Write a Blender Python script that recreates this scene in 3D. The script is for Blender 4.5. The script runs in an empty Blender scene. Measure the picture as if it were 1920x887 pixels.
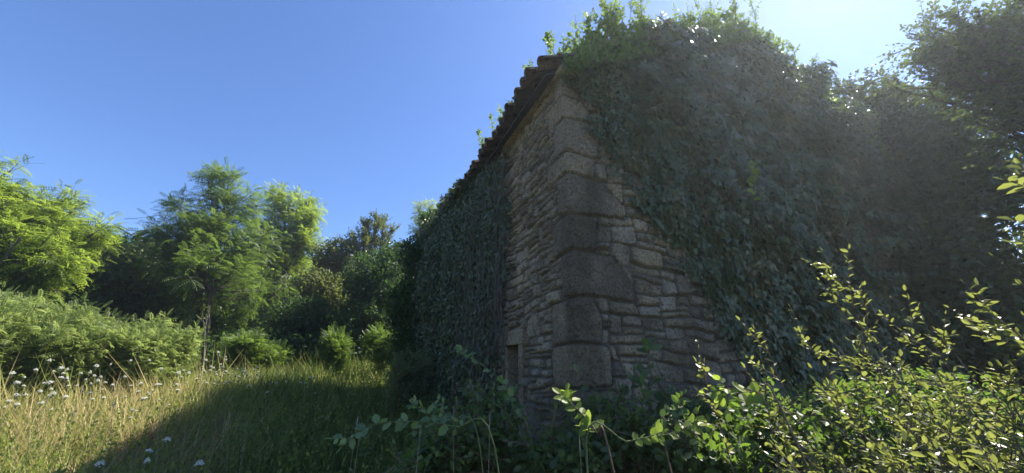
import bpy, math, random
import numpy as np
rng = np.random.default_rng(7); random.seed(7)
R_ = math.radians
scene = bpy.context.scene
COL = scene.collection

# ------------------------------------------------------------------ camera, sky, sun, exposure
EYE = 1.6; FPX = 700.0; PITCH = R_(21.6)
cam = bpy.data.cameras.new("camera"); camo = bpy.data.objects.new("camera", cam); COL.objects.link(camo)
cam.sensor_width = 36.0; cam.lens = 36.0 * FPX / 1920.0; cam.clip_start = 0.05; cam.clip_end = 3000
camo.location = (0, 0, EYE); camo.rotation_euler = (R_(90) + PITCH, 0, 0)
scene.camera = camo
SUN_AZ, SUN_EL = 55.0, 49.0            # azimuth clockwise from +Y (the view direction)
world = bpy.data.worlds.new("World"); scene.world = world; world.use_nodes = True
wn = world.node_tree.nodes; wl = world.node_tree.links
for n in list(wn): wn.remove(n)
sky = wn.new("ShaderNodeTexSky"); sky.sky_type = 'NISHITA'; sky.sun_disc = False
sky.sun_elevation = R_(SUN_EL); sky.sun_rotation = R_(SUN_AZ)
sky.air_density = 0.9; sky.dust_density = 0.15; sky.ozone_density = 3.0; sky.altitude = 300
bg = wn.new("ShaderNodeBackground"); bg.inputs[1].default_value = 0.098
wo = wn.new("ShaderNodeOutputWorld"); hs = wn.new('ShaderNodeHueSaturation'); hs.inputs['Saturation'].default_value = 1.14; hs.inputs['Hue'].default_value = .508; wl.new(sky.outputs[0], hs.inputs['Color']); wl.new(hs.outputs[0], bg.inputs[0]); wl.new(bg.outputs[0], wo.inputs[0])
sl = bpy.data.lights.new("sun", 'SUN'); sl.energy = 5.0; sl.angle = R_(0.55); sl.color = (1.0, 0.93, 0.80)
so = bpy.data.objects.new("sun", sl); COL.objects.link(so)
so.rotation_euler = (R_(90 - SUN_EL), 0, R_(180 - SUN_AZ)); so.location = (20, 14, 25)
scene.view_settings.view_transform = 'Standard'; scene.view_settings.look = 'None'
scene.view_settings.exposure = 1.42; scene.view_settings.gamma = 1.0
HAZE = .0021  # density of the added volume that imitates lens glare
scene.cycles.volume_bounces = 0; scene.cycles.max_bounces = 6; scene.cycles.diffuse_bounces = 3; scene.cycles.transmission_bounces = 4
scene.cycles.transparent_max_bounces = 8

# ------------------------------------------------------------------ helpers
def at(px, py, h):
    """point at ground distance h seen in the direction of a photo pixel"""
    cx, cy = px - 960.0, 443.5 - py
    f = FPX*math.cos(PITCH) - cy*math.sin(PITCH); u = FPX*math.sin(PITCH) + cy*math.cos(PITCH)
    k = h / math.hypot(cx, f)
    return np.array([cx*k, f*k, EYE + u*k])
def depth(p):
    return p[1]*math.cos(PITCH) + (p[2]-EYE)*math.sin(PITCH)
def unit(v):
    return v / np.maximum(np.linalg.norm(v, axis=-1, keepdims=True), 1e-9)

def tag(o, label=None, cat=None, group=None, kind=None):
    if label: o["label"] = label
    if cat: o["category"] = cat
    if group: o["group"] = group
    if kind: o["kind"] = kind
    return o
def empty(name, loc, label, cat, group=None):
    o = bpy.data.objects.new(name, None); COL.objects.link(o); o.location = tuple(float(a) for a in loc)
    o.empty_display_size = 0.2
    return tag(o, label, cat, group)
def mesh(name, V, F, mat, parent=None, attrs=None, smooth=False):
    """F: list of (n,k) int arrays, k corners each"""
    V = np.asarray(V, dtype=np.float64).reshape(-1, 3)
    if parent is not None: V = V - np.array(parent.location)
    if isinstance(F, np.ndarray): F = [F]
    F = [f for f in F if len(f)]
    me = bpy.data.meshes.new(name)
    loops = np.concatenate([f.reshape(-1) for f in F]).astype(np.int32)
    sizes = np.concatenate([np.full(len(f), f.shape[1]) for f in F]).astype(np.int32)
    starts = np.concatenate([[0], np.cumsum(sizes)[:-1]]).astype(np.int32)
    me.vertices.add(len(V)); me.vertices.foreach_set("co", V.astype(np.float32).ravel())
    me.loops.add(len(loops)); me.loops.foreach_set("vertex_index", loops)
    me.polygons.add(len(sizes)); me.polygons.foreach_set("loop_start", starts)
    me.polygons.foreach_set("loop_total", sizes)
    me.polygons.foreach_set("use_smooth", np.full(len(sizes), bool(smooth)))
    me.update(calc_edges=True)
    for k, a in (attrs or {}).items():
        at_ = me.attributes.new(k, 'FLOAT', 'POINT'); at_.data.foreach_set("value", np.asarray(a, dtype=np.float32))
    me.materials.append(mat)
    o = bpy.data.objects.new(name, me); COL.objects.link(o)
    if parent is not None: o.parent = parent
    return o

# value noise (numpy)
class Noise:
    def __init__(s, seed):
        s.t = np.random.default_rng(seed).random((256, 256))
    def n(s, x, y):
        xi = np.floor(x).astype(int); yi = np.floor(y).astype(int)
        fx = x - xi; fy = y - yi; fx = fx*fx*(3-2*fx); fy = fy*fy*(3-2*fy)
        t = s.t; a = t[xi % 256, yi % 256]; b = t[(xi+1) % 256, yi % 256]
        c = t[xi % 256, (yi+1) % 256]; d = t[(xi+1) % 256, (yi+1) % 256]
        return (a*(1-fx)+b*fx)*(1-fy) + (c*(1-fx)+d*fx)*fy
    def fbm(s, x, y, o=4):
        r = 0; a = .5; k = 0
        for i in range(o):
            r = r + a*s.n(x*2**i + 17.3*i, y*2**i + 9.1*i); k += a; a *= .5
        return r/k - .5
NZ = Noise(3)

def tubes(P, rad, sides=4):
    """P (N,K,3), rad (N,K) -> verts, quads"""
    N, K, _ = P.shape
    T = np.gradient(P, axis=1); T = unit(T)
    ref = np.where(np.abs(T[..., 2:3]) > .9, np.array([1., 0, 0]), np.array([0, 0, 1.]))
    A = unit(np.cross(T, ref)); B = np.cross(T, A)
    ang = np.arange(sides)*2*np.pi/sides
    V = P[:, :, None, :] + rad[:, :, None, None]*(A[:, :, None, :]*np.cos(ang)[:, None] + B[:, :, None, :]*np.sin(ang)[:, None])
    idx = np.arange(N*K*sides).reshape(N, K, sides)
    a = idx[:, :-1, :]; b = idx[:, 1:, :]
    q = np.stack([a, np.roll(a, -1, 2), np.roll(b, -1, 2), b], -1).reshape(-1, 4)
    return V.reshape(-1, 3), q
def merge(parts):
    Vs = []; Fs = {}; off = 0
    for V, F in parts:
        Vs.append(V)
        for f in (F if isinstance(F, list) else [F]):
            Fs.setdefault(f.shape[1], []).append(f + off)
        off += len(V)
    return np.concatenate(Vs), [np.concatenate(v) for v in Fs.values()]

# leaf templates: x across, y along the midrib, z off the blade
def T_diamond():
    return np.array([[0,0,0],[.27,.42,.06],[0,1,-.05],[-.27,.42,.06]], float), [np.array([[0,1,2],[0,2,3]])]
def T_oval():
    return np.array([[0,0,0],[.22,.2,.05],[.31,.52,.07],[.16,.84,.02],[0,1,-.06],[-.16,.84,.02],[-.31,.52,.07],[-.22,.2,.05]], float), \
           [np.array([[0,1,2,3,4],[0,4,5,6,7]])]
def T_narrow():
    v, f = T_oval(); v = v*np.array([.78, 1, 1]); return v, f
def T_ivy():
    v = [[0,.1,0],[.22,-.06,.0],[.52,.12,-.03],[.30,.34,.04],[.42,.60,-.02],[.16,.66,.03],[0,1,-.08]]
    w = v + [[-a[0],a[1],a[2]] for a in v[1:-1]]
    return np.array(w, float), [np.array([[0,1,2,3],[0,6,11,10]]), np.array([[0,3,4,5,6][:5],[0,10,9,8,7][:5]])]
def T_ivy2():
    v = np.array([[0,.08,0],[.24,-.06,0],[.5,.2,-.04],[.27,.42,.03],[0,1,-.08],[-.27,.42,.03],[-.5,.2,-.04],[-.24,-.06,0]], float)
    return v, [np.array([[0,1,2,3,4],[0,4,5,6,7]])]
def T_serrate():
    ys = [0,.10,.22,.30,.45,.52,.68,.74,.88,.90,1]; xs = [0,.16,.30,.25,.37,.29,.31,.21,.15,.08,0]
    r = [[xs[i],ys[i],.12*xs[i]-.10*ys[i]**2] for i in range(11)]
    l = [[-a[0],a[1],a[2]] for a in r[1:-1]]
    v = np.array(r+l, float)
    return v, [np.array([list(range(11)), [0]+[10]+list(range(19,10,-1))])]
def T_pinnate(pairs=6, ll=.27):
    V = []; F = []
    def leaflet(o, d, s):
        d = unit(np.array(d, float)); n = np.array([0,0,1.]); x = np.cross(d, n)
        b = len(V); o = np.array(o)
        V.extend([o, o+s*(.2*x+.45*d+.03*n), o+s*d, o+s*(-.2*x+.45*d+.03*n)])
        F.append([b,b+1,b+2]); F.append([b,b+2,b+3])
    for i in range(pairs):
        y = .15 + .75*i/(pairs-1); z = -.28*y*y; s = ll*(1-.25*abs(y-.5))
        for sg in (1,-1): leaflet([0,y,z], [sg,.35,-.25], s)
    leaflet([0,.93,-.25], [0,1,-.4], ll)
    return np.array(V), [np.array(F)]
def scatter(tpl, P, T, N, S):
    tv, tf = tpl
    T = unit(T); X = unit(np.cross(T, N)); Nn = np.cross(X, T)
    V = P[:, None, :] + S[:, None, None]*(tv[None, :, 0:1]*X[:, None, :] + tv[None, :, 1:2]*T[:, None, :] + tv[None, :, 2:3]*Nn[:, None, :])
    n = len(tv); off = (np.arange(len(P))*n)[:, None, None]
    F = [(f[None] + off).reshape(-1, f.shape[1]) for f in tf]
    return V.reshape(-1, 3), F, n

def path(P0, P1, bend, K=6, wob=.0):
    """quadratic paths from P0 to P1 (N,3), bowed by bend (N,3)"""
    u = np.linspace(0, 1, K)[None, :, None]
    P = P0[:, None]*(1-u) + P1[:, None]*u + bend[:, None]*(4*u*(1-u))
    if wob:
        w = rng.normal(0, wob, P.shape); w[:, 0] = 0; P = P + w
    return P
def rnd(n): return unit(rng.normal(size=(n, 3)))
def children(P, n, umin, umax, ang, L, up=0.0, K=5, droop=0.0, flat=0.0):
    N, K0, _ = P.shape
    u = rng.uniform(umin, umax, (N, n)); f = u*(K0-1); i = np.minimum(f.astype(int), K0-2); f = (f-i)[..., None]
    r = np.arange(N)[:, None]
    A = P[r, i]; B = P[r, i+1]; P0 = (A*(1-f)+B*f).reshape(-1, 3); T = unit(B-A).reshape(-1, 3)
    q = rnd(N*n); q[:, 2] *= (1-flat); q = unit(q - T*(q*T).sum(-1, keepdims=True))
    a = rng.normal(ang, .25, (N*n, 1)); D = T*np.cos(a) + q*np.sin(a); D[:, 2] += up; D = unit(D)
    ln = (L*rng.uniform(.55, 1.25, (N, n))*(1.15-.5*u)).reshape(-1, 1)
    P1 = P0 + D*ln
    bend = np.zeros_like(P0); bend[:, 2] = droop*ln[:, 0]
    return path(P0, P1, bend, K, wob=.0)
def leaves_on(P, n, umin, tpl, size, svar=.3, face=(0, 0, 1), fw=1.0, spread=1.0, droop=0.0):
    """n leaves along each path, alternate sides"""
    N, K0, _ = P.shape
    u = np.linspace(umin, 1, n)[None, :] + rng.uniform(-.03, .03, (N, n)); u = np.clip(u, 0, .999)
    f = u*(K0-1); i = np.minimum(f.astype(int), K0-2); f = (f-i)[..., None]; r = np.arange(N)[:, None]
    A = P[r, i]; B = P[r, i+1]; p = (A*(1-f)+B*f); T = unit(B-A)
    nrm = unit(np.asarray(face, float)*fw + rng.normal(0, .45, (N, n, 3)))
    side = unit(np.cross(T, nrm)); sg = np.where((np.arange(n)+0) % 2, 1., -1.)[None, :, None]*np.ones((N, 1, 1))
    end = (np.arange(n) == n-1)[None, :, None]
    D = T*.55 + side*sg*spread + rng.normal(0, .22, (N, n, 3)); D = np.where(end, T, D); D[..., 2] -= droop
    S = size*rng.uniform(1-svar, 1+svar, (N, n))*(1.05-.35*u)
    V, F, k = scatter(tpl, p.reshape(-1, 3), D.reshape(-1, 3), nrm.reshape(-1, 3), S.reshape(-1))
    tint = np.repeat(rng.random(N*n), k)
    return V, F, tint

# ------------------------------------------------------------------ materials
def newmat(name):
    m = bpy.data.materials.new(name); m.use_nodes = True
    nt = m.node_tree
    for n in list(nt.nodes): nt.nodes.remove(n)
    return m, nt, nt.nodes, nt.links
def ramp(n, stops):
    r = n.new("ShaderNodeValToRGB"); e = r.color_ramp.elements
    while len(e) > 1: e.remove(e[-1])
    e[0].position = stops[0][0]; e[0].color = (*stops[0][1], 1)
    for p, c in stops[1:]:
        x = e.new(p); x.color = (*c, 1)
    return r
def leafmat(name, c0, c1, c2, trans, tcol, rough=.45, spec=.35):
    """c0..c2: leaf colours by the tint of each leaf"""
    m, nt, n, l = newmat(name)
    a = n.new("ShaderNodeAttribute"); a.attribute_name = "tint"
    r = ramp(n, [(0, c0), (.6, c1), (1, c2)]); l.new(a.outputs["Fac"], r.inputs[0])
    p = n.new("ShaderNodeBsdfPrincipled"); p.inputs["Roughness"].default_value = rough
    p.inputs["Specular IOR Level"].default_value = spec
    l.new(r.outputs[0], p.inputs["Base Color"])
    t = n.new("ShaderNodeBsdfTranslucent")
    mx = n.new("ShaderNodeMix"); mx.data_type = 'RGBA'; mx.inputs[0].default_value = .65
    l.new(r.outputs[0], mx.inputs[6]); mx.inputs[7].default_value = (*tcol, 1); l.new(mx.outputs[2], t.inputs[0])
    ms = n.new("ShaderNodeMixShader"); ms.inputs[0].default_value = trans
    l.new(p.outputs[0], ms.inputs[1]); l.new(t.outputs[0], ms.inputs[2])
    o = n.new("ShaderNodeOutputMaterial"); l.new(ms.outputs[0], o.inputs[0])
    return m
def barkmat(name, c0, c1, scale=18):
    m, nt, n, l = newmat(name)
    g = n.new("ShaderNodeNewGeometry"); mp = n.new("ShaderNodeMapping"); mp.inputs[3].default_value = (1, 1, .25)
    l.new(g.outputs["Position"], mp.inputs[0])
    t = n.new("ShaderNodeTexNoise"); t.inputs["Scale"].default_value = scale; t.inputs["Detail"].default_value = 5
    l.new(mp.outputs[0], t.inputs["Vector"])
    r = ramp(n, [(.3, c0), (.7, c1)]); l.new(t.outputs[0], r.inputs[0])
    p = n.new("ShaderNodeBsdfPrincipled"); p.inputs["Roughness"].default_value = .9
    l.new(r.outputs[0], p.inputs["Base Color"])
    b = n.new("ShaderNodeBump"); b.inputs["Strength"].default_value = .5; b.inputs["Distance"].default_value = .02
    l.new(t.outputs[0], b.inputs["Height"]); l.new(b.outputs[0], p.inputs["Normal"])
    o = n.new("ShaderNodeOutputMaterial"); l.new(p.outputs[0], o.inputs[0])
    return m
def stonemat(name, cols, mortar, dark=.5):
    m, nt, n, l = newmat(name)
    g = n.new("ShaderNodeNewGeometry")
    a = n.new("ShaderNodeAttribute"); a.attribute_name = "tone"
    j = n.new("ShaderNodeAttribute"); j.attribute_name = "joint"
    big = n.new("ShaderNodeTexNoise"); big.inputs["Scale"].default_value = 1.3; big.inputs["Detail"].default_value = 5; big.inputs["Roughness"].default_value = .65
    fine = n.new("ShaderNodeTexNoise"); fine.inputs["Scale"].default_value = 34; fine.inputs["Detail"].default_value = 7; fine.inputs["Roughness"].default_value = .62
    mid = n.new("ShaderNodeTexNoise"); mid.inputs["Scale"].default_value = 6; mid.inputs["Detail"].default_value = 6; mid.inputs["Roughness"].default_value = .7
    for t in (big, fine, mid): l.new(g.outputs["Position"], t.inputs["Vector"])
    add = n.new("ShaderNodeMath"); add.operation = 'MULTIPLY_ADD'; add.inputs[1].default_value = .55; 
    l.new(mid.outputs[0], add.inputs[0])
    ms = n.new("ShaderNodeMath"); ms.operation = 'MULTIPLY_ADD'; ms.inputs[1].default_value = .75; ms.inputs[2].default_value = -.15
    l.new(a.outputs["Fac"], ms.inputs[0]); l.new(ms.outputs[0], add.inputs[2])
    r = ramp(n, cols); l.new(add.outputs[0], r.inputs[0])
    # weather staining patches
    st = ramp(n, [(.38, (dark,)*3), (.62, (1, 1, 1))]); l.new(big.outputs[0], st.inputs[0])
    m1 = n.new("ShaderNodeMix"); m1.data_type = 'RGBA'; m1.blend_type = 'MULTIPLY'; m1.inputs[0].default_value = 1
    l.new(r.outputs[0], m1.inputs[6]); l.new(st.outputs[0], m1.inputs[7])
    fr = ramp(n, [(.33, (.28, .27, .27)), (.5, (.9, .9, .9)), (.7, (1.25, 1.22, 1.15))]); l.new(fine.outputs[0], fr.inputs[0])
    m2 = n.new("ShaderNodeMix"); m2.data_type = 'RGBA'; m2.blend_type = 'MULTIPLY'; m2.inputs[0].default_value = .85
    l.new(m1.outputs[2], m2.inputs[6]); l.new(fr.outputs[0], m2.inputs[7])
    # pale lichen spots
    vo = n.new("ShaderNodeTexVoronoi"); vo.inputs["Scale"].default_value = 38; l.new(g.outputs["Position"], vo.inputs["Vector"])
    vr = ramp(n, [(.16, (1, 1, 1)), (.28, (0, 0, 0))]); l.new(vo.outputs["Distance"], vr.inputs[0])
    lm = ramp(n, [(.5, (0, 0, 0)), (.62, (.6, .6, .6))]); l.new(mid.outputs[0], lm.inputs[0])
    mm = n.new("ShaderNodeMath"); mm.operation = 'MULTIPLY'; l.new(vr.outputs[0], mm.inputs[0]); l.new(lm.outputs[0], mm.inputs[1])
    m3 = n.new("ShaderNodeMix"); m3.data_type = 'RGBA'; l.new(mm.outputs[0], m3.inputs[0])
    l.new(m2.outputs[2], m3.inputs[6]); m3.inputs[7].default_value = (.46, .46, .40, 1)
    mo = n.new("ShaderNodeMix"); mo.data_type = 'RGBA'; l.new(j.outputs["Fac"], mo.inputs[0])
    sa = n.new("ShaderNodeAttribute"); sa.attribute_name = "stain"
    m4 = n.new("ShaderNodeMix"); m4.data_type = 'RGBA'; m4.blend_type = 'MULTIPLY'; l.new(sa.outputs["Fac"], m4.inputs[0])
    l.new(m3.outputs[2], m4.inputs[6]); m4.inputs[7].default_value = (.56, .55, .53, 1); l.new(m4.outputs[2], mo.inputs[6]); mo.inputs[7].default_value = (*mortar, 1)
    p = n.new("ShaderNodeBsdfPrincipled"); p.inputs["Roughness"].default_value = .92; p.inputs["Specular IOR Level"].default_value = .2
    l.new(mo.outputs[2], p.inputs["Base Color"])
    b = n.new("ShaderNodeBump"); b.inputs["Strength"].default_value = 1; b.inputs["Distance"].default_value = .035
    l.new(fine.outputs[0], b.inputs["Height"]); l.new(b.outputs[0], p.inputs["Normal"])
    o = n.new("ShaderNodeOutputMaterial"); l.new(p.outputs[0], o.inputs[0])
    return m
M = {}
M['stone'] = stonemat("rubble_stone", [(.1, (.16, .135, .105)), (.35, (.27, .22, .155)), (.55, (.39, .315, .20)), (.75, (.32, .28, .225)), (.95, (.46, .385, .26))], (.12, .11, .09), .62)
M['tile'] = stonemat("roof_tile", [(.1, (.09, .075, .065)), (.5, (.20, .14, .11)), (.9, (.27, .21, .17))], (.1, .09, .08), .5)
M['bark'] = barkmat("bark", (.05, .042, .035), (.13, .11, .09))
M['palebark'] = barkmat("pale_bark", (.14, .12, .10), (.30, .27, .23))
M['twig'] = barkmat("twig", (.07, .05, .035), (.16, .12, .08), 40)
M['vine'] = barkmat("dry_vine", (.05, .044, .038), (.17, .15, .13), 30)
M['greenstem'] = barkmat("green_stem", (.06, .09, .03), (.14, .15, .06), 40)
M['wood'] = barkmat("old_wood", (.010, .008, .007), (.028, .022, .017), 14)
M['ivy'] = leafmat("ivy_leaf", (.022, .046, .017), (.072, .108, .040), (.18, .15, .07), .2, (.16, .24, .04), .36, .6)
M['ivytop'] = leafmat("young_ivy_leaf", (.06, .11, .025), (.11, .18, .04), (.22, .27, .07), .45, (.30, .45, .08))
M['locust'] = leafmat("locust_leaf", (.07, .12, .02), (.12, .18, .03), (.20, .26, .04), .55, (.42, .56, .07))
M['locustshade'] = leafmat("shaded_locust_leaf", (.045, .085, .02), (.075, .125, .03), (.13, .18, .04), .45, (.26, .40, .06))  # darker copy of the locust leaf, shade put into its colour
M['young'] = leafmat("young_locust_leaf", (.09, .135, .04), (.155, .205, .06), (.27, .30, .10), .52, (.42, .54, .14))
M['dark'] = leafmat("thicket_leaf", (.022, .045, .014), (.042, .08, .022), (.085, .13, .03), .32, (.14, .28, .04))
M['over'] = leafmat("overhanging_leaf", (.03, .055, .02), (.06, .09, .03), (.12, .14, .05), .35, (.18, .26, .05))
M['olive'] = leafmat("olive_leaf", (.05, .07, .02), (.10, .12, .035), (.17, .18, .06), .4, (.26, .32, .07))
M['shrub'] = leafmat("shrub_leaf", (.04, .065, .02), (.085, .11, .034), (.19, .20, .07), .42, (.40, .45, .09), .38, .5)
M['bramble'] = leafmat("bramble_leaf", (.035, .062, .025), (.062, .10, .04), (.12, .16, .06), .35, (.30, .50, .05), .5, .35)
M['dusty'] = leafmat("dusty_leaf", (.08, .13, .06), (.13, .19, .09), (.20, .26, .11), .4, (.35, .55, .08), .6, .3)
M['weed'] = leafmat("weed_leaf", (.07, .10, .02), (.12, .16, .035), (.24, .25, .07), .5, (.38, .46, .08))
M['lit'] = leafmat("sunlit_leaf", (.09, .15, .03), (.15, .21, .04), (.24, .29, .06), .5, (.42, .58, .07), .5, .3)  # brightened leaf copy, sunlight put into its colour
M['petal'] = leafmat("umbel_petal", (.62, .62, .55), (.75, .75, .68), (.80, .80, .74), .35, (.8, .8, .7), .8, .1)
def grassmat():
    m, nt, n, l = newmat("meadow_grass")
    a = n.new("ShaderNodeAttribute"); a.attribute_name = "tint"
    r = ramp(n, [(0, (.06, .105, .022)), (.3, (.18, .24, .05)), (.55, (.40, .38, .12)), (.78, (.58, .49, .25)), (1, (.40, .25, .16))])
    l.new(a.outputs["Fac"], r.inputs[0])
    d = n.new("ShaderNodeBsdfPrincipled"); d.inputs["Roughness"].default_value = .6; d.inputs["Specular IOR Level"].default_value = .25
    l.new(r.outputs[0], d.inputs["Base Color"])
    t = n.new("ShaderNodeBsdfTranslucent"); l.new(r.outputs[0], t.inputs[0])
    ms = n.new("ShaderNodeMixShader"); ms.inputs[0].default_value = .42
    l.new(d.outputs[0], ms.inputs[1]); l.new(t.outputs[0], ms.inputs[2])
    o = n.new("ShaderNodeOutputMaterial"); l.new(ms.outputs[0], o.inputs[0])
    return m
M['grass'] = grassmat()
def groundmat():
    m, nt, n, l = newmat("soil_and_thatch")
    g = n.new("ShaderNodeNewGeometry")
    t = n.new("ShaderNodeTexNoise"); t.inputs["Scale"].default_value = 2.2; t.inputs["Detail"].default_value = 9; t.inputs["Roughness"].default_value = .75
    l.new(g.outputs["Position"], t.inputs["Vector"])
    r = ramp(n, [(.3, (.05, .055, .02)), (.5, (.10, .10, .04)), (.7, (.17, .15, .07))]); l.new(t.outputs[0], r.inputs[0])
    p = n.new("ShaderNodeBsdfPrincipled"); p.inputs["Roughness"].default_value = 1; l.new(r.outputs[0], p.inputs["Base Color"])
    b = n.new("ShaderNodeBump"); b.inputs["Distance"].default_value = .1; l.new(t.outputs[0], b.inputs["Height"]); l.new(b.outputs[0], p.inputs["Normal"])
    o = n.new("ShaderNodeOutputMaterial"); l.new(p.outputs[0], o.inputs[0])
    return m
M['ground'] = groundmat()

# ------------------------------------------------------------------ ground
def G(x, y):
    x = np.asarray(x, float); y = np.asarray(y, float)
    d = np.maximum(0, y-2.5); d = 45*(1-np.exp(-d/45))
    l_ = np.clip(-x, 0, 40)
    z = .178*d + .004*l_*(1-np.exp(-np.maximum(y+4, 0)/6))
    far = np.clip((np.hypot(x, y)-40)/120, 0, 1)
    z = z + .10*(NZ.fbm(x*.35+40, y*.35+40, 3))*1.2 - far*3.0
    q = np.clip((np.hypot(x, y)-21)/16, 0, 1)*(y > 0); z = z + 1.5*q*q*(3-2*q)
    return z
def build_ground():
    a = np.concatenate([-np.geomspace(600, 22, 22), np.linspace(-20, 20, 121), np.geomspace(22, 600, 22)])
    X, Y = np.meshgrid(a, a, indexing='ij'); Z = G(X, Y)
    n = len(a); idx = np.arange(n*n).reshape(n, n)
    q = np.stack([idx[:-1, :-1], idx[1:, :-1], idx[1:, 1:], idx[:-1, 1:]], -1).reshape(-1, 4)
    o = mesh("ground", np.stack([X, Y, Z], -1).reshape(-1, 3), q, M['ground'], smooth=True)
    tag(o, kind="structure")
build_ground()

# ------------------------------------------------------------------ the stone house
C = np.array([.647, 3.8]); LD = np.array([-.398, .917]); RD = np.array([.917, .398])
NL = np.array([-.917, -.398]); NR = np.array([.398, -.917])
LEN, WID, ZE, PIT = 6.6, 8.6, 5.42, .58
house = empty("stone_house", (C[0], C[1], 0), "abandoned rubble stone house with corner of big squared blocks and tiled eaves", "house")
def wp(u, z, off=0.0):
    """point on the two visible faces; u<0 along the side wall, u>0 along the gable"""
    u = np.asarray(u, float); r = .045
    s = np.sqrt(u*u + r*r); fr = (u+s)/2; fl = (s-u)/2; w = .5*(1+u/s)
    n = w[..., None]*NR + (1-w)[..., None]*NL; n = n/np.linalg.norm(n, axis=-1, keepdims=True)
    xy = C - .0*n + fr[..., None]*RD + fl[..., None]*LD + np.asarray(off)[..., None]*n
    return np.concatenate([xy, (np.zeros_like(u)+z)[..., None]], -1)
def ztop(u):
    u = np.asarray(u, float)
    return np.where(u < 0, ZE, ZE + PIT*(WID/2 - np.abs(np.clip(u, 0, WID)-WID/2)))

def cutpoly(P, p, d):
    """cut a convex polygon (k,2) by the line through p with direction d"""
    n = np.array([-d[1], d[0]]); v = (P-p)@n; A = []; B = []
    for i in range(len(P)):
        j = (i+1) % len(P)
        (A if v[i] >= 0 else B).append(P[i])
        if v[i]*v[j] < 0:
            q = P[i] + (P[j]-P[i])*v[i]/(v[i]-v[j]); A.append(q); B.append(q)
    return (np.array(A) if len(A) > 2 else None), (np.array(B) if len(B) > 2 else None)
def bsp(P, out, hmin, area, asp):
    w, h = P.max(0)-P.min(0); c = P.mean(0)
    if w*h < area*math.exp(rng.normal(0, .55)) or (h < hmin and w < asp*h*1.3):
        out.append(P); return
    if w > h*asp*rng.uniform(.6, 1.15):
        a = math.pi/2 + rng.normal(0, .13); p = c + np.array([w*rng.uniform(-.22, .22), 0])
    else:
        a = rng.normal(0, .055); p = c + np.array([0, h*rng.uniform(-.22, .22)])
    A, B = cutpoly(P, p, np.array([math.cos(a), math.sin(a)]))
    if A is None or B is None: out.append(P); return
    bsp(A, out, hmin, area, asp); bsp(B, out, hmin, area, asp)

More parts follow.
